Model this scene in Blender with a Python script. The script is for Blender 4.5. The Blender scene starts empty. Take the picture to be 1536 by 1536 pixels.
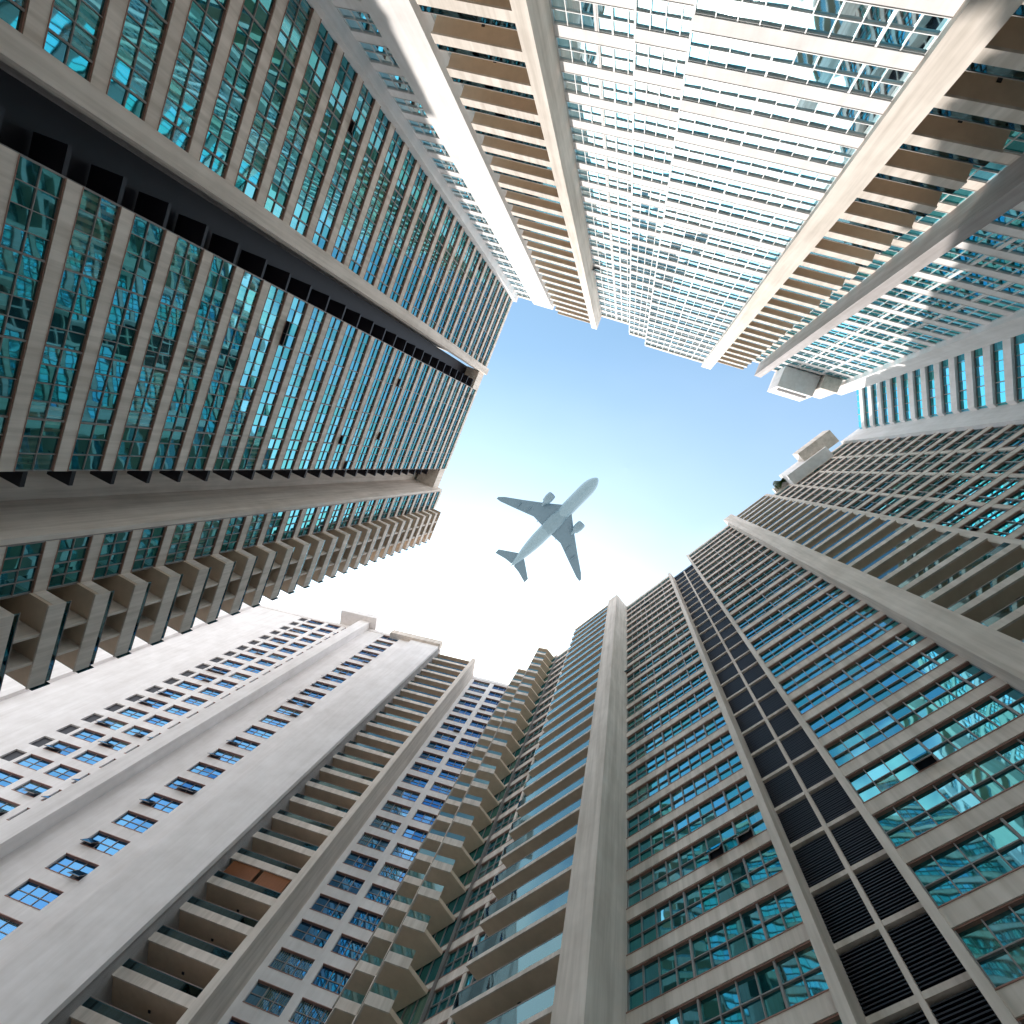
import bpy, math, random
from mathutils import Vector, Matrix
random.seed(7)
R=random.random
FH=3.2; NF=33; TOP=FH*NF
scene=bpy.context.scene

# ------------------------------------------------------------------ materials
def newmat(name):
    m=bpy.data.materials.new(name); m.use_nodes=True
    nt=m.node_tree; nt.nodes.clear()
    out=nt.nodes.new('ShaderNodeOutputMaterial')
    return m,nt,out
def N(nt,t,**kw):
    n=nt.nodes.new(t)
    for k,v in kw.items():
        if k in n.inputs: n.inputs[k].default_value=v
        else: setattr(n,k,v)
    return n
def mixrgb(nt,fac,a,b,bt='MIX'):
    n=nt.nodes.new('ShaderNodeMix'); n.data_type='RGBA'; n.blend_type=bt
    for idx,v in ((0,fac),(6,a),(7,b)):
        if hasattr(v,'is_output'): nt.links.new(v,n.inputs[idx])
        else: n.inputs[idx].default_value=v
    return n.outputs[2]
def ramp(nt,src,stops):
    r=nt.nodes.new('ShaderNodeValToRGB'); e=r.color_ramp.elements
    e[0].position=stops[0][0]; e[0].color=stops[0][1]
    e[1].position=stops[-1][0]; e[1].color=stops[-1][1]
    for p,c in stops[1:-1]:
        x=e.new(p); x.color=c
    nt.links.new(src,r.inputs[0]); return r.outputs[0]
def concrete(name,col,rough=0.8,streak=0.22):
    m,nt,out=newmat(name); L=nt.links.new
    tc=N(nt,'ShaderNodeTexCoord')
    mp=N(nt,'ShaderNodeMapping'); mp.inputs['Scale'].default_value=(1.6,1.6,0.09); L(tc.outputs['Object'],mp.inputs[0])
    n1=N(nt,'ShaderNodeTexNoise',Scale=1.0,Detail=3.0,Roughness=0.65); L(mp.outputs[0],n1.inputs[0])
    n2=N(nt,'ShaderNodeTexNoise',Scale=0.3,Detail=3.0,Roughness=0.7); L(tc.outputs['Object'],n2.inputs[0])
    s1=ramp(nt,n1.outputs[0],[(0.35,(1-streak,1-streak*1.05,1-streak*1.15,1)),(0.62,(1,1,1,1))])
    s2=ramp(nt,n2.outputs[0],[(0.3,(0.88,0.87,0.86,1)),(0.7,(1.03,1.03,1.03,1))])
    c=mixrgb(nt,1.0,(*col,1),s1,'MULTIPLY'); c=mixrgb(nt,1.0,c,s2,'MULTIPLY')
    b=N(nt,'ShaderNodeBsdfPrincipled',Roughness=rough); b.inputs['Specular IOR Level'].default_value=.25
    L(c,b.inputs['Base Color']); L(b.outputs[0],out.inputs[0]); return m
def plain(name,col,rough=0.5,metal=0.0,var=0.12):
    m,nt,out=newmat(name)
    tc=N(nt,'ShaderNodeTexCoord'); n=N(nt,'ShaderNodeTexNoise',Scale=0.8,Detail=2.0); nt.links.new(tc.outputs['Object'],n.inputs[0])
    c=ramp(nt,n.outputs[0],[(0.3,(*[x*(1-var) for x in col],1)),(0.7,(*[min(1,x*(1+var)) for x in col],1))])
    b=N(nt,'ShaderNodeBsdfPrincipled',Roughness=rough,Metallic=metal); nt.links.new(c,b.inputs['Base Color'])
    nt.links.new(b.outputs[0],out.inputs[0]); return m
def glassmat(name,tint,inner,lo=0.42,t2=(0.62,0.84,0.66)):
    m,nt,out=newmat(name); L=nt.links.new
    at=N(nt,'ShaderNodeAttribute'); at.attribute_name='pane'
    sp=N(nt,'ShaderNodeSeparateColor'); L(at.outputs['Color'],sp.inputs[0])
    tc=N(nt,'ShaderNodeTexCoord')
    wv=N(nt,'ShaderNodeTexWave',Scale=2.6,Distortion=2.0,Detail=1.0); wv.bands_direction='DIAGONAL'
    mp=N(nt,'ShaderNodeMapping'); mp.inputs['Scale'].default_value=(1,1,0.0); L(tc.outputs['Object'],mp.inputs[0]); L(mp.outputs[0],wv.inputs[0])
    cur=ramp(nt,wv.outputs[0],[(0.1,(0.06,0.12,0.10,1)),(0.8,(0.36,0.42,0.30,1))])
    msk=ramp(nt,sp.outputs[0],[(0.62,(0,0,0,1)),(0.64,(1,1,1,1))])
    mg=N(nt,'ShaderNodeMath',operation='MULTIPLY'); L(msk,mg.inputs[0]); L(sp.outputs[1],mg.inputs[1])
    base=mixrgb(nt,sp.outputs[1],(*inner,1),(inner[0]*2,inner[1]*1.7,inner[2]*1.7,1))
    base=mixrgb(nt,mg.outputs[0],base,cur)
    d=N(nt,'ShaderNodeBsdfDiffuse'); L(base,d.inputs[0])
    t=mixrgb(nt,sp.outputs[2],(*tint,1),(tint[0]*t2[0],tint[1]*t2[1],tint[2]*t2[2],1))
    g=N(nt,'ShaderNodeBsdfGlossy',Roughness=0.02); L(t,g.inputs[0])
    n=N(nt,'ShaderNodeTexNoise',Scale=0.5,Detail=1.0); L(tc.outputs['Object'],n.inputs[0])
    bp=N(nt,'ShaderNodeBump',Strength=0.16,Distance=0.05); L(n.outputs[0],bp.inputs['Height']); L(bp.outputs[0],g.inputs['Normal'])
    lw=N(nt,'ShaderNodeLayerWeight',Blend=0.5)
    mr=N(nt,'ShaderNodeMapRange'); mr.inputs[3].default_value=lo; mr.inputs[4].default_value=1.0; L(lw.outputs['Fresnel'],mr.inputs[0])
    ms=N(nt,'ShaderNodeMixShader'); L(mr.outputs[0],ms.inputs[0]); L(d.outputs[0],ms.inputs[1]); L(g.outputs[0],ms.inputs[2])
    L(ms.outputs[0],out.inputs[0]); return m
def railglass():
    m,nt,out=newmat('balustrade_glass'); L=nt.links.new
    t=N(nt,'ShaderNodeBsdfTransparent'); t.inputs[0].default_value=(0.38,0.76,0.86,1)
    g=N(nt,'ShaderNodeBsdfGlossy',Roughness=0.02); g.inputs[0].default_value=(0.5,0.88,1,1)
    f=N(nt,'ShaderNodeFresnel',IOR=2.2); ms=N(nt,'ShaderNodeMixShader')
    L(f.outputs[0],ms.inputs[0]);L(t.outputs[0],ms.inputs[1]);L(g.outputs[0],ms.inputs[2]);L(ms.outputs[0],out.inputs[0]); return m
M={}
M['beige']=concrete('beige_painted_concrete',(0.85,0.76,0.69))
M['white']=concrete('white_painted_render',(0.93,0.89,0.885),streak=0.08)
M['soffit']=concrete('balcony_soffit_paint',(0.78,0.62,0.48),streak=0.06)
M['grey']=concrete('grey_render_and_shade',(0.50,0.46,0.46))  # grey fin; also shade painted on a white tower's return wall
M['dark']=plain('dark_cladding_and_shade',(0.012,0.011,0.020),0.5)  # dark panels; also painted shade in a recess and behind open windows
M['frame']=plain('window_frame_aluminium',(0.28,0.25,0.24),0.45)
M['lframe']=plain('light_window_frame',(0.74,0.72,0.71),0.45)
M['rust']=plain('terracotta_trim',(0.36,0.19,0.15),0.6)
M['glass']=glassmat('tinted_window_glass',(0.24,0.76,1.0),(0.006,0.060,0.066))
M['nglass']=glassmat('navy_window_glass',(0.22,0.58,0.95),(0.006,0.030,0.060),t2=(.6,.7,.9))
M['cglass']=glassmat('glare_window_glass',(0.80,0.96,1.0),(0.04,0.13,0.16),lo=0.5,t2=(.45,.82,.97))  # paler tint and room tone paint sun glare into the panes
M['rail']=railglass()
M['louvre']=plain('dark_louvre_metal',(0.013,0.012,0.021),0.4)
M['wood']=plain('timber_blind',(0.30,0.11,0.04),0.6)
MATS=list(M.keys()); MI={k:i for i,k in enumerate(MATS)}

# ------------------------------------------------------------------ mesh helper
class Acc:
    def __init__(s): s.v=[];s.f=[];s.m=[];s.c=[]
    def face(s,pts,mat,c=(0,0,0)):
        b=len(s.v); s.v.extend(pts); s.f.append(tuple(range(b,b+len(pts)))); s.m.append(MI[mat]); s.c.append(c)
    def prism(s,poly,z0,z1,mat,c=(0,0,0)):
        a=sum(poly[i][0]*poly[(i+1)%len(poly)][1]-poly[(i+1)%len(poly)][0]*poly[i][1] for i in range(len(poly)))
        if a<0: poly=poly[::-1]
        b=len(s.v); n=len(poly)
        s.v.extend([(x,y,z0) for x,y in poly]+[(x,y,z1) for x,y in poly])
        fs=[tuple(range(b+n-1,b-1,-1)),tuple(range(b+n,b+2*n))]
        for i in range(n):
            j=(i+1)%n; fs.append((b+i,b+j,b+n+j,b+n+i))
        s.f+=fs; s.m+=[MI[mat]]*len(fs); s.c+=[c]*len(fs)
    def build(s,name,parent):
        me=bpy.data.meshes.new(name); me.from_pydata(s.v,[],s.f)
        for k in MATS: me.materials.append(M[k])
        me.polygons.foreach_set('material_index',s.m)
        at=me.color_attributes.new('pane','FLOAT_COLOR','CORNER')
        buf=[]
        for f,c in zip(s.f,s.c): buf+= [c[0],c[1],c[2],1.0]*len(f)
        at.data.foreach_set('color',buf)
        me.update()
        o=bpy.data.objects.new(name,me); scene.collection.objects.link(o); o.parent=parent
        return o
class Wall:
    """one straight facade: origin, direction along wall, courtyard-side normal"""
    def __init__(s,name,O,d,nrm):
        s.O=Vector(O); s.d=Vector(d).normalized(); s.n=Vector(nrm).normalized(); s.fm='frame'; s.trim='rust'; s.proud=0.14; s.bh=0.85; s.gm='glass'; s.op=.014
        s.e=bpy.data.objects.new(name,None); scene.collection.objects.link(s.e)
        s.st=Acc(); s.gl=Acc(); s.fr=Acc(); s.ba=Acc()
    def P(s,u,w): p=s.O+s.d*u+s.n*w; return (p.x,p.y)
    def box(s,acc,u0,u1,w0,w1,z0,z1,mat):
        acc.prism([s.P(u0,w0),s.P(u1,w0),s.P(u1,w1),s.P(u0,w1)],z0,z1,mat)
    def poly(s,acc,pts,z0,z1,mat): acc.prism([s.P(*p) for p in pts],z0,z1,mat)
    def quad(s,acc,u0,w0,u1,w1,z0,z1,mat,c=(0,0,0)):
        acc.face([(*s.P(u0,w0),z0),(*s.P(u1,w1),z0),(*s.P(u1,w1),z1),(*s.P(u0,w0),z1)],mat,c)
    def pane(s,u0,u1,w,z0,z1,c=None,tilt=0.0,j=0.012):
        if c is None: c=(R(),R(),R())
        a=(R()-.5)*2*j; b=(R()-.5)*2*j
        def q(u,w,z): x,y=s.P(u,w); return (x,y,z)
        s.gl.face([q(u0,w-a+b+tilt,z0),q(u1,w+a+b+tilt,z0),q(u1,w+a-b,z1),q(u0,w-a-b,z1)],s.gm,c)
    def finish(s):
        s.st.build('walls',s.e)
        if s.gl.f: s.gl.build('glazing',s.e)
        if s.fr.f: s.fr.build('window_frames',s.e)
        if s.ba.f: s.ba.build('balconies',s.e)
    # ---- styles
    def core(s,u0,u1,w,depth=16,top=TOP,mat='beige'):
        s.box(s.st,u0,u1,w-depth,w-0.45,0,top,mat)
        s.box(s.st,u0,u1,w-0.45,w+0.12,top,top+1.1,mat)       # parapet
    def pier(s,u0,u1,w0,w1,mat='beige',top=TOP+1.1,z0=0): s.box(s.st,u0,u1,w0,w1,z0,top,mat)
    def bands(s,u0,u1,w,bay=1.25,bh=None,proud=None,mat='beige',trim=None,rows=2,top=NF,openp=None,group=0,gp=0.35,core=True):
        if bh is None: bh=s.bh
        if openp is None: openp=s.op
        if proud is None: proud=s.proud
        if trim is None: trim=s.trim
        if core: s.core(u0,u1,w)
        n=max(1,round((u1-u0)/bay)); st=(u1-u0)/n
        for k in range(top):
            z=k*FH
            s.box(s.st,u0,u1,w-0.44,w+proud,z,z+bh,mat)
            s.box(s.fr,u0,u1,w-0.3,w+proud-0.05,z-0.07,z,trim)
            s.box(s.fr,u0,u1,w-0.3,w+proud+0.03,z+bh,z+bh+0.05,trim)
            z0=z+bh+0.05; z1=z+FH-0.07
            zs=[z0+(z1-z0)*i/rows for i in range(rows+1)]
            for i in range(1,rows): s.box(s.fr,u0,u1,w-0.2,w+0.02,zs[i]-0.03,zs[i]+0.03,s.fm)
            apt=R(); ab=R()
            for i in range(n):
                if i%4==0: apt=R(); ab=R()
                for r in range(rows):
                    ua=u0+i*st; ub=ua+st
                    c=(min(1,apt*0.8+R()*0.2),ab*0.7+R()*0.3,R())
                    if r==0 and R()<openp:
                        s.pane(ua+.05,ub-.05,w+0.05,zs[r]+.05,zs[r+1],c,tilt=0.55)
                        s.openframe(ua,ub,w,zs[r],zs[r+1])
                        s.quad(s.gl,ua,w-.15,ub,w-.15,zs[r],zs[r+1],'dark')  # dark sheet stands in for the unlit room behind the open pane
                    else: s.pane(ua,ub,w-0.08,zs[r],zs[r+1],c)
        for i in range(n+1):
            u=u0+i*st
            big=(i%4==0)
            s.box(s.fr,u-(0.06 if big else 0.03),u+(0.06 if big else 0.03),w-0.25,w+(min(0.07,proud-.01) if big else min(.04,proud-.02)),0,TOP-0.02,s.fm)
        if group:
            g=u0+group
            while g<u1-1:
                s.box(s.st,g-gp,g+gp,w-0.43,w+proud-0.03,0,TOP-.01,mat); g+=group
    def openframe(s,ua,ub,w,z0,z1):
        t=0.55
        for (a,b) in ((ua,ua+.06),(ub-.06,ub)):
            pts=[(*s.P(a,w+.03),z1),(*s.P(b,w+.03),z1),(*s.P(b,w+.03+t),z0),(*s.P(a,w+.03+t),z0)]
            s.fr.face(pts,'frame')
        s.box(s.fr,ua,ub,w+t,w+t+.05,z0,z0+.05,'frame')
    def punched(s,u0,u1,w,cols,sill=0.9,head=2.85,mat='white',rec=0.25,openp=0.0,core=True,split=2,dark=()):
        if core: s.core(u0,u1,w,mat=mat)
        x=u0
        for (a,b) in list(cols)+[(u1,u1)]:
            if a-x>0.02: s.box(s.st,x,a,w-0.45,w,0,TOP,mat)
            x=b
        for ci,(a,b) in enumerate(cols):
            s.box(s.st,a,b,w-0.45,w,0,sill,mat)
            for k in range(NF):
                z=k*FH
                zt=z+FH+sill if k<NF-1 else TOP
                s.box(s.st,a,b,w-0.45,w,z+head,zt,mat)
                if ci in dark:
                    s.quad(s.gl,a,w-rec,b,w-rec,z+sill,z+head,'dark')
                    continue
                n=split; st=(b-a)/n; hm=z+sill+(head-sill)*0.5
                s.box(s.fr,a,b,w-rec-.05,w-rec+.05,hm-.035,hm+.035,'frame')
                s.box(s.fr,a,b,w-rec-.05,w+.04,z+head-.06,z+head,'rust')
                s.box(s.fr,a,b,w-rec-.05,w+.04,z+sill,z+sill+.06,'rust')
                for i in range(n+1):
                    s.box(s.fr,a+i*st-.04,a+i*st+.04,w-rec-.05,w-rec+.06,z+sill,z+head,'frame')
                ab=R()
                for i in range(n):
                    c=(ab,R(),R())
                    s.pane(a+i*st,a+i*st+st,w-rec,hm,z+head-.06,c)
                    if R()<openp:
                        s.pane(a+i*st+.05,a+i*st+st-.05,w-.1,z+sill+.05,hm,c,tilt=0.6)
                        s.openframe(a+i*st,a+i*st+st,w-.1,z+sill,hm)
                        s.quad(s.gl,a+i*st,w-rec,a+i*st+st,w-rec,z+sill,hm,'dark')  # painted darkness of the room behind the opened sash
                    else: s.pane(a+i*st,a+i*st+st,w-rec,z+sill,hm,c)
    def balcony(s,u0,u1,w,depth,solid=1.0,mat='soffit',par='beige',rail=True,sides=True,back=True):
        if back: s.bands(u0,u1,w,bay=1.3,bh=0.3,proud=0.04,rows=1,openp=0)
        for k in range(1,NF+1):
            z=k*FH
            s.box(s.ba,u0,u1,w-0.1,w+depth,z-0.22,z,mat)
            uc=(u0+u1)/2; s.box(s.ba,uc-.12,uc+.12,w+depth*.5-.12,w+depth*.5+.12,z-.27,z-.221,'dark')
            if k==NF: continue
            if solid>0:
                s.box(s.ba,u0-.02,u1+.02,w+depth,w+depth+.14,z-0.35,z+solid,par)
                if sides:
                    s.box(s.ba,u0-.02,u0+.12,w,w+depth,z+.001,z+solid,par); s.box(s.ba,u1-.12,u1+.02,w,w+depth,z+.001,z+solid,par)
            else:
                s.box(s.ba,u0,u1,w+depth,w+depth+.08,z-0.25,z+.06,par)
            if rail:
                z0=z+max(solid,0.06)
                s.box(s.ba,u0,u1,w+depth+.03,w+depth+.05,z0,z+1.15,'rail')
                s.box(s.ba,u0,u1,w+depth+.01,w+depth+.07,z+1.15,z+1.2,'frame')
            # things left out on some balconies: planters, chairs, laundry racks
            if R()<.35:
                a=u0+.4+R()*(u1-u0-2.0); s.box(s.ba,a,a+.5+R(),w+depth-.5,w+depth-.12,z+.002,z+.5+R()*.9,random.choice(['frame','wood','white','dark']))

# ================================================================== TOWER A (west)
A=Wall('glass_banded_apartment_tower',(-22.9,-34.4),(-0.404,0.915),(0.915,0.404))
A.bands(0.0,14.6,0,bay=1.15)
A.pier(14.6,15.9,-1,0.75,'beige')
A.core(15.9,19.6,-2.6,mat='dark',depth=13)
for k in range(NF): A.box(A.st,17.9,19.6,-2.8,-0.2,k*FH-.1,k*FH+.15,'dark')
A.box(A.st,15.9,19.6,-2.6,0.1,TOP-2.5,TOP+1.1,'beige')
A.bands(19.6,37.4,0,bay=1.15)
A.core(37.4,41.8,-4.2,mat='beige',depth=10)
for k in range(NF): A.box(A.st,37.4,39.6,-4.4,-2.2,k*FH-.1,k*FH+.2,'dark')  # ledges coloured dark to stand in for the recess shadow
A.box(A.st,37.4,41.8,-4.2,-0.1,TOP-2.2,TOP+1.1,'beige')
A.pier(41.8,42.3,-6,0.9,'beige')
A.bands(42.3,46.3,0.9,bay=1.0)
A.core(46.3,53,-1.3)
A.balcony(46.3,53,-1.3,4.2,solid=0.8,par='beige')
for k in range(1,NF):
    for u in (48.6,50.9): A.box(A.ba,u-.12,u+.12,-1.2,2.9,k*FH+.002,k*FH+2.9,'beige')
    A.box(A.ba,53.12,53.16,-1.3,3.2,k*FH-.1,k*FH+1.1,'rail')
A.finish()

# ================================================================== TOWER B (south west)
B=Wall('white_apartment_tower',(-86.1,31.5),(0.987,0.16),(0.16,-0.987)); B.gm='nglass'
B.core(-40,0,0,mat='white'); B.pier(-40,0.0,-0.44,0,'white',top=TOP)
B.punched(0,26.6,-0.6,[(12.6,14.4),(15.0,18.6),(19.6,22.8),(23.8,25.8)],openp=0.22,dark=(0,))
B.pier(26.6,29.0,-1,1.4,'white',top=TOP+1.8)
B.punched(29.0,46.7,-0.2,[(33.4,37.4)],openp=0.3,split=3)
B.pier(40.2,46.7,-0.2,0.35,'white')
B.pier(46.1,46.7,-5.3,-0.25,'grey')  # return face of the white wall, its shade painted as grey
B.balcony(46.7,54.2,-5.3,3.7,solid=0.45,par='beige')
B.pier(54.2,55.0,-5.5,-1.3,'beige')
B.punched(55.0,64.5,-5.3,[(55.7,59.3),(60.2,63.8)],sill=0.8,head=2.8,openp=0.03,split=3)
for k,u0,u1 in ((13,47.2,50.4),(13,50.8,53.9)):
    for j in range(16): B.box(B.ba,u0,u1,-1.66,-1.6,k*FH+.9+j*.13,k*FH+1.0+j*.13,'wood')
B.box(B.st,21.5,30.5,-1.2,2.6,TOP+1.2,TOP+3.0,'white')
B.box(B.st,35,46.9,-.6,0.9,TOP-.6,TOP+1.3,'beige')
B.finish()

# ================================================================== TOWER C (north)
C=Wall('sunlit_apartment_tower',(-22.9,-34.4),(0.94,0.341),(-0.341,0.94)); C.fm='lframe'; C.trim='lframe'; C.proud=.07; C.bh=1.0; C.gm='cglass'; C.op=.004
W=-1.8
C.pier(-0.6,0.9,-3,0.3,'white')
C.bands(0.9,4.4,-0.9,bay=1.1,mat='white')
C.pier(4.4,8.6,-3,-0.3,'white')
C.bands(8.6,10.0,W,bay=.7,mat='white')
C.balcony(10.0,17.2,W,2.2,solid=0.55,par='beige')
C.pier(17.2,18.3,-3,0.9,'beige')
C.bands(18.3,24.6,W,bay=1.05,mat='white',group=3.1,gp=.15)
C.bands(24.6,28.2,-0.1,bay=.9,mat='white')
C.bands(28.2,39.6,1.1,bay=1.15,mat='white')
C.pier(39.6,41.4,-2,1.9,'beige')
C.balcony(41.4,46.8,W,2.3,solid=0.55,par='beige')
C.gm='glass'
C.bands(46.8,49.2,W,bay=1.2,mat='beige')
C.pier(49.2,50.4,-3,0.7,'grey')
C.bands(50.4,62,-1.2,bay=1.2,mat='white',group=3.9,gp=.15)
C.pier(62,64.5,-3,-0.4,'white')
C.box(C.st,-1,62,-12,-1.9,TOP+1.2,TOP+1.9,'white')
C.box(C.st,52.5,58.5,-1,2.6,TOP-5,TOP+1.8,'white')
C.box(C.st,53,58,0.2,3.0,TOP-3.5,TOP-2.6,'white')
C.box(C.st,58.7,61.5,-1,1.2,TOP-6.5,TOP+1.5,'beige')
C.finish()

# ================================================================== TOWER D (south east)
D=Wall('blue_glass_apartment_tower',(0,27.2),(0.772,-0.636),(-0.636,-0.772))
D.bands(-33,-18.6,-0.4,bay=1.3,bh=0.5,proud=.05,rows=1,openp=0)
for k in range(1,NF+1):
    z=k*FH
    for (ua,ub,d0,d1) in ((-31.4,-25.6,0.6,2.3),(-25.5,-19.0,1.0,3.3)):
        pts=[(ua,-.4),(ua,d0),(ub-1.3,d1),(ub,d1-1.4),(ub,-.4)]
        D.poly(D.ba,pts,z-.35,z,'soffit')
        if k<NF:
            D.poly(D.ba,[(ua,d0-.12),(ua,d0+.05),(ub-1.3,d1+.05),(ub-1.3,d1-.12)],z-.4,z+.45,'beige')
            D.poly(D.ba,[(ub-1.29,d1-.12),(ub-1.29,d1+.05),(ub+.04,d1-1.4),(ub-.1,d1-1.45)],z-.4,z+.45,'beige')
            for p,q in (((ua,d0),(ub-1.3,d1)),((ub-1.3,d1),(ub,d1-1.4))):
                D.ba.face([(*D.P(*p),z+.45),(*D.P(*q),z+.45),(*D.P(*q),z+1.15),(*D.P(*p),z+1.15)],'rail')
D.pier(-25.62,-25.3,-.6,1.0,'beige')
D.bands(-18.6,-12.2,-0.8,bay=1.1,mat='beige',group=3.2,gp=.2)
D.pier(-12.2,-11.7,-2,0.2,'beige')
D.balcony(-11.7,-2.6,-0.8,2.6,solid=0.0,par='beige')
D.pier(-2.6,-0.4,-2,2.2,'beige')
D.bands(-0.4,10.2,-1.0,bay=1.1,mat='beige')
D.pier(10.2,10.7,-3,-0.5,'beige')
D.core(10.7,15.2,-1.9,mat='louvre')
for k in range(NF):
    D.box(D.st,10.7,15.2,-2.35,-1.78,k*FH,k*FH+.28,'beige')
    for j in range(17): D.box(D.fr,10.7,15.2,-2.3,-1.90+.012*(j%2),k*FH+.34+j*.165,k*FH+.40+j*.165,'louvre')
D.pier(12.85,13.1,-2.35,-1.72,'beige',top=TOP)
D.pier(15.2,15.6,-3,0.3,'beige')
D.bands(15.6,25.0,0,bay=1.1,mat='beige')
D.pier(25.0,26.8,-2,1.5,'beige')
D.balcony(26.8,33.4,-1.2,2.0,solid=0.35,par='beige')
D.pier(33.4,34.1,-2,0.6,'beige')
D.bands(34.1,49.5,-0.4,bay=1.15,mat='beige',group=3.8,gp=.2)
D.pier(49.5,53,-2,0.2,'white')
D.box(D.st,38,46,-.5,1.8,TOP-3,TOP+2,'white')
D.box(D.st,42,48.5,1.0,3.6,TOP-2,TOP+1.2,'beige')
D.box(D.st,35.5,38.8,-1,.5,TOP+1.15,TOP+2.1,'white')
D.finish()

# ================================================================== TOWER F (east, chamfered white bands)
F=Wall('chamfered_apartment_tower',(39.9,-14.6),(0.108,0.994),(-0.994,0.108))
F.core(-2,11,-2.2,depth=15,mat='white')
F.bands(0.9,7.8,.3,bay=1.15,bh=.02,proud=0.03,rows=1,openp=0,core=False,trim='frame')
for k in range(NF):
    z=k*FH
    F.poly(F.st,[(-2,-2.3),(-2,-1.2),(0.9,0.6),(7.8,0.6),(10.4,-1.4),(10.4,-2.3)],z,z+1.2,'white')
    for u0,w0,u1,w1 in ((-2,-1.5,0.9,0.25),(7.8,.25,10.4,-1.7)):
        F.quad(F.gl,u0,w0,u1,w1,z+1.15,z+FH,'glass',(R()*.5,R(),R()))
F.finish()

# ================================================================== airliner
def airplane():
    e=bpy.data.objects.new('airplane',None); scene.collection.objects.link(e)
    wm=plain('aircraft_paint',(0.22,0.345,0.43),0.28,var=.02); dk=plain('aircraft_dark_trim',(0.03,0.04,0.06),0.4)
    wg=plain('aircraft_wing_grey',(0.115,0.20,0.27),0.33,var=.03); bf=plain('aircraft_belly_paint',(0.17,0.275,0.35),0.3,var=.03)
    Lh=59.8; r0=3.35
    def loft(name,rings,mat,n=28):
        v=[];f=[]
        for (x,y,z,rr,rz) in rings:
            for i in range(n):
                a=2*math.pi*i/n; v.append((x,y+rr*math.cos(a),z+rz*math.sin(a)))
        for j in range(len(rings)-1):
            for i in range(n):
                f.append((j*n+i,j*n+(i+1)%n,(j+1)*n+(i+1)%n,(j+1)*n+i))
        f.append(tuple(range(n-1,-1,-1))); f.append(tuple(range((len(rings)-1)*n,len(rings)*n)))
        me=bpy.data.meshes.new(name); me.from_pydata(v,[],f); me.materials.append(mat)
        for p in me.polygons: p.use_smooth=len(p.vertices)==4
        o=bpy.data.objects.new(name,me); scene.collection.objects.link(o); o.parent=e
    fus=[]
    for t,k,dz in ((0,.02,-.6),(.006,.22,-.58),(.015,.38,-.52),(.03,.56,-.42),(.05,.74,-.28),(.075,.88,-.13),(.1,.96,-.04),(.13,1,0),(.3,1,0),(.45,1,0),(.6,1,0),(.68,.98,.05),(.75,.9,.25),(.82,.75,.6),(.88,.58,1.0),(.93,.42,1.35),(.97,.26,1.6),(1.0,.1,1.75)):
        fus.append((-t*Lh,0,dz,r0*k,r0*k))
    loft('fuselage',fus,wm)
    loft('belly_fairing',[(-.33*Lh,0,-1.6,.3,.2),(-.37*Lh,0,-1.5,2.6,1.6),(-.45*Lh,0,-1.5,3.5,2.2),(-.55*Lh,0,-1.5,3.4,2.1),(-.61*Lh,0,-1.5,2.2,1.4),(-.65*Lh,0,-1.6,.3,.2)],bf)
    loft('cockpit_glazing',[(-.012*Lh,0,-.2,1.0,.9),(-.03*Lh,0,.15,1.75,1.55)],dk)
    def wing(name,secs,th,mat,vert=False):
        prof=[(0,0),(.03,.45),(.12,.85),(.3,1),(.6,.7),(1,.02),(.6,-.35),(.3,-.55),(.1,-.45),(.02,-.25)]
        v=[];f=[];n=len(prof)
        for (y,x,c,z) in secs:
            for (a,b) in prof:
                p=(x-a*c,y,z+b*c*th) if not vert else (x-a*c,b*c*th,z+y)
                v.append(p)
        for j in range(len(secs)-1):
            for i in range(n): f.append((j*n+i,j*n+(i+1)%n,(j+1)*n+(i+1)%n,(j+1)*n+i))
        f.append(tuple(range(n))); f.append(tuple(range((len(secs)-1)*n,len(secs)*n)))
        me=bpy.data.meshes.new(name); me.from_pydata(v,[],f); me.materials.append(mat)
        o=bpy.data.objects.new(name,me); scene.collection.objects.link(o); o.parent=e
    for sg,nm in ((1,'left'),(-1,'right')):
        wing(nm+'_wing',[(sg*1.5,-.32*Lh,15.5,-1.3),(sg*3.2,-.34*Lh,13.8,-1.2),(sg*9,-.42*Lh,9.0,-.5),(sg*18,-.535*Lh,5.8,.7),(sg*25.8,-.63*Lh,3.2,1.9),(sg*28.2,-.67*Lh,1.2,2.3)],.06,wg)
        wing(nm+'_tailplane',[(sg*.8,-.865*Lh,7.2,1.4),(sg*4.5,-.91*Lh,5.0,1.7),(sg*10.2,-.98*Lh,2.5,2.1)],.05,wg)
        y=sg*9.6; x=-.33*Lh
        loft(nm+'_engine',[(x,y,-3.0,1.6,1.6),(x-.5,y,-3.0,1.95,1.95),(x-2.5,y,-3.0,2.1,2.1),(x-5,y,-2.9,1.7,1.7),(x-5.1,y,-2.9,1.1,1.1),(x-7.4,y,-2.8,.5,.5)],bf,20)
        loft(nm+'_engine_intake',[(x+.02,y,-3.0,1.4,1.4),(x-.3,y,-3.0,1.4,1.4)],dk,20)
        loft(nm+'_pylon',[(x-1.5,y,-1.2,.2,.3),(x-4,y,-1.0,.3,.9),(x-8,y,-.6,.15,.4)],wm,10)
        for yy,xx in ((6,-.56),(13,-.56),(18,-.60)):
            loft(nm+'_flap_fairing_%d'%yy,[(xx*Lh+2.5,sg*yy,-.8+yy*.05,.1,.1),(xx*Lh+1,sg*yy,-.9+yy*.05,.35,.4),(xx*Lh-1.5,sg*yy,-.8+yy*.05,.1,.1)],wg,10)
    wing('tail_fin',[(1.5,-.83*Lh,8.5,.5),(10.5,-.965*Lh,3.6,.5)],.05,wm,True)
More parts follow.
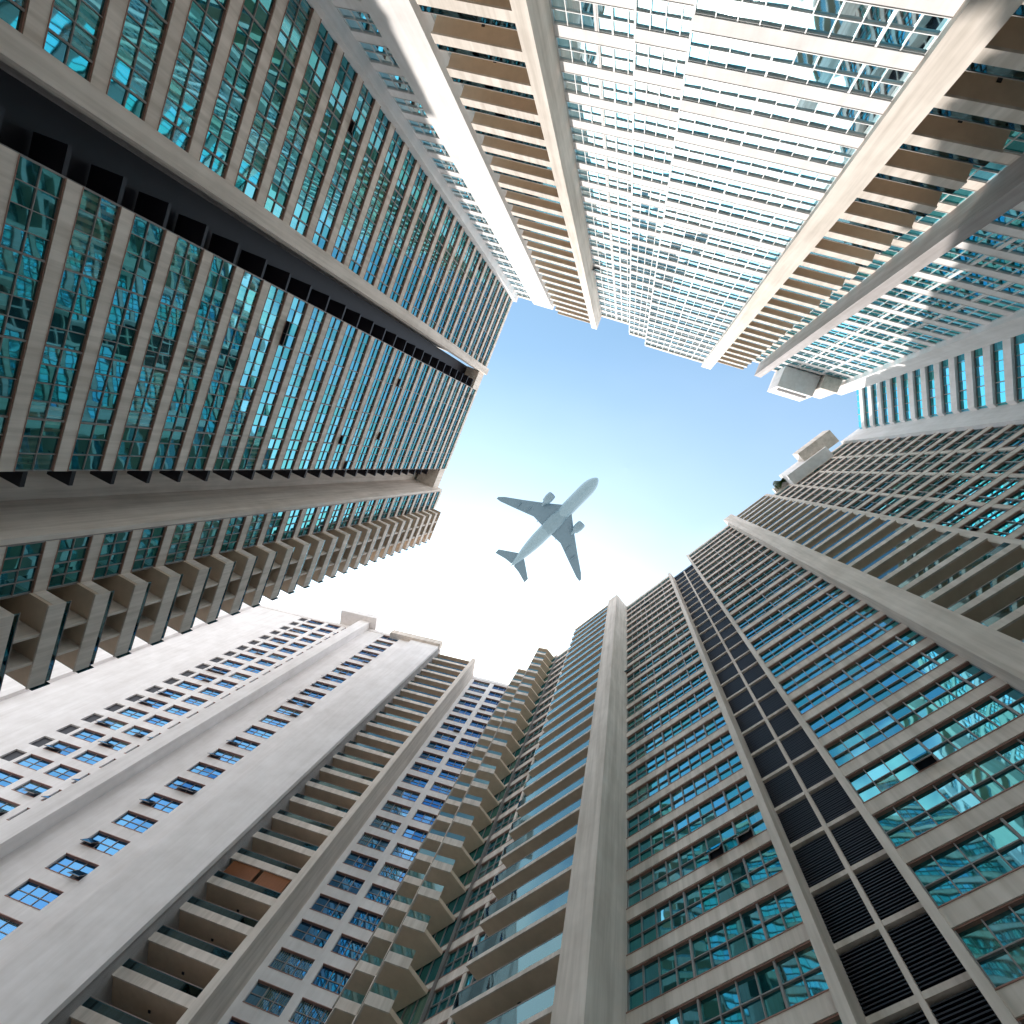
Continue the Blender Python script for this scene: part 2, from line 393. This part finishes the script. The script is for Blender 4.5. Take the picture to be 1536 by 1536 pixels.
    fw=Vector((.699,-.716,0)).normalized(); up=Vector((0,0,1)); lf=up.cross(fw)
    m=Matrix((( fw.x,lf.x,up.x,-12.9),(fw.y,lf.y,up.y,4.5),(fw.z,lf.z,up.z,241.6),(0,0,0,1)))
    e.matrix_world=m
airplane()

# ================================================================== rooftop shrub (leaf clump on the east penthouse terrace)
def shrub():
    rr=random.Random(3)
    m,nt,out=newmat('shrub_leaves'); oi=N(nt,'ShaderNodeTexCoord'); n=N(nt,'ShaderNodeTexNoise',Scale=2.5); nt.links.new(oi.outputs['Object'],n.inputs[0])
    c=ramp(nt,n.outputs[0],[(0.35,(.02,.05,.01,1)),(0.65,(.09,.14,.03,1))])
    b=N(nt,'ShaderNodeBsdfPrincipled',Roughness=.6); nt.links.new(c,b.inputs['Base Color']); nt.links.new(b.outputs[0],out.inputs[0])
    v=[];f=[]
    for i in range(1800):
        t=rr.random(); u=36.0+t*2.8
        a=rr.uniform(0,6.28); q=rr.random()**.5*(.6+.35*math.sin(t*9))
        p=Vector((*D.P(u,.75+q*math.cos(a)*.9),TOP+1.0+q*math.sin(a)*1.4))
        d1=Vector((rr.gauss(0,1),rr.gauss(0,1),rr.gauss(0,1))).normalized(); d2=d1.orthogonal().normalized()
        s=.12; k=len(v); v+= [p-d1*s,p+d2*s*.5,p+d1*s,p-d2*s*.5]; f.append((k,k+1,k+2,k+3))
    me=bpy.data.meshes.new('rooftop_shrub'); me.from_pydata(v,[],f); me.materials.append(m)
    o=bpy.data.objects.new('rooftop_shrub',me); scene.collection.objects.link(o)
shrub()

# ================================================================== ground
m,nt,out=newmat('paving')
tc=N(nt,'ShaderNodeTexCoord'); br=N(nt,'ShaderNodeTexBrick',Scale=1.0); nt.links.new(tc.outputs['Object'],br.inputs[0])
br.inputs['Color1'].default_value=(.44,.40,.35,1); br.inputs['Color2'].default_value=(.50,.45,.40,1); br.inputs['Mortar'].default_value=(.15,.15,.15,1); br.inputs['Mortar Size'].default_value=.01
b=N(nt,'ShaderNodeBsdfPrincipled',Roughness=.8); nt.links.new(br.outputs[0],b.inputs['Base Color']); nt.links.new(b.outputs[0],out.inputs[0])
me=bpy.data.meshes.new('ground'); S=3000; me.from_pydata([(-S,-S,0),(S,-S,0),(S,S,0),(-S,S,0)],[],[(0,1,2,3)]); me.materials.append(m)
g=bpy.data.objects.new('ground',me); scene.collection.objects.link(g)

# ================================================================== light
el=math.radians(50); az=Vector((-0.45,0.89)).normalized()
Sd=Vector((az.x*math.cos(el),az.y*math.cos(el),math.sin(el)))
sl=bpy.data.lights.new('sun','SUN'); sl.energy=5; sl.angle=math.radians(.5); sl.color=(1,.96,.9)
so=bpy.data.objects.new('sun',sl); scene.collection.objects.link(so); so.rotation_euler=Sd.to_track_quat('Z','Y').to_euler()
w=bpy.data.worlds.new('World'); scene.world=w; w.use_nodes=True; nt=w.node_tree
bg=nt.nodes['Background']; bg.inputs[1].default_value=0.15
sk=nt.nodes.new('ShaderNodeTexSky'); sk.sky_type='NISHITA'; sk.sun_disc=False; sk.sun_elevation=el; sk.sun_rotation=math.atan2(az.x,az.y)
sk.dust_density=2.5; sk.air_density=1.2; sk.ozone_density=1.0
tc=N(nt,'ShaderNodeTexCoord')
mp=N(nt,'ShaderNodeMapping'); mp.inputs['Scale'].default_value=(1.0,1.6,1.0); nt.links.new(tc.outputs['Generated'],mp.inputs[0])
cn=N(nt,'ShaderNodeTexNoise',Scale=1.7,Detail=4.0,Roughness=0.5); nt.links.new(mp.outputs[0],cn.inputs[0])
sx=N(nt,'ShaderNodeSeparateXYZ'); nt.links.new(tc.outputs['Generated'],sx.inputs[0])
# thin bright cloud veil, thicker toward the sun side of the sky
gy=N(nt,'ShaderNodeMapRange'); gy.inputs[1].default_value=-.40; gy.inputs[2].default_value=.50; gy.inputs[3].default_value=-.15; gy.inputs[4].default_value=.72; nt.links.new(sx.outputs['Y'],gy.inputs[0])
ml=N(nt,'ShaderNodeMath',operation='MULTIPLY'); nt.links.new(cn.outputs[0],ml.inputs[0]); ml.inputs[1].default_value=.45
ad=N(nt,'ShaderNodeMath',operation='ADD'); nt.links.new(ml.outputs[0],ad.inputs[0]); nt.links.new(gy.outputs[0],ad.inputs[1])
cf=ramp(nt,ad.outputs[0],[(0.22,(.02,.02,.02,1)),(0.5,(.09,.09,.09,1)),(.72,(.26,.26,.26,1)),(1.0,(.85,.85,.85,1))])
air=mixrgb(nt,1.0,sk.outputs[0],(1.60,2.12,2.08,1),'MULTIPLY')
col=mixrgb(nt,cf,air,(16.5,16.3,16.3,1))
# added bright broken cloud low all round, mostly unseen, to light the shaded walls
lz=N(nt,'ShaderNodeMapRange'); lz.inputs[1].default_value=.93; lz.inputs[2].default_value=.72; lz.inputs[3].default_value=-.32; lz.inputs[4].default_value=.16; nt.links.new(sx.outputs['Z'],lz.inputs[0])
c2=N(nt,'ShaderNodeTexNoise',Scale=4.5,Detail=5.0,Roughness=0.55); nt.links.new(tc.outputs['Generated'],c2.inputs[0])
a2=N(nt,'ShaderNodeMath',operation='ADD'); nt.links.new(c2.outputs[0],a2.inputs[0]); nt.links.new(lz.outputs[0],a2.inputs[1])
cf2=ramp(nt,a2.outputs[0],[(0.50,(0,0,0,1)),(0.66,(.8,.8,.8,1))])
col=mixrgb(nt,cf2,col,(14.5,14.2,14.2,1))
nt.links.new(col,bg.inputs[0])

# ================================================================== camera
cd=bpy.data.cameras.new('camera'); cd.sensor_width=36; cd.lens=18; cd.clip_end=8000; cd.clip_start=.05
co=bpy.data.objects.new('camera',cd); scene.collection.objects.link(co)
r=(.97595,.00923,.2178); dn=(.00923,.99646,-.0836); fwd=(-.2178,.0836,.9724)
co.matrix_world=Matrix(((r[0],-dn[0],-fwd[0],0),(r[1],-dn[1],-fwd[1],0),(r[2],-dn[2],-fwd[2],1.6),(0,0,0,1)))
scene.camera=co
scene.view_settings.view_transform='Standard'; scene.view_settings.look='None'; scene.view_settings.exposure=0
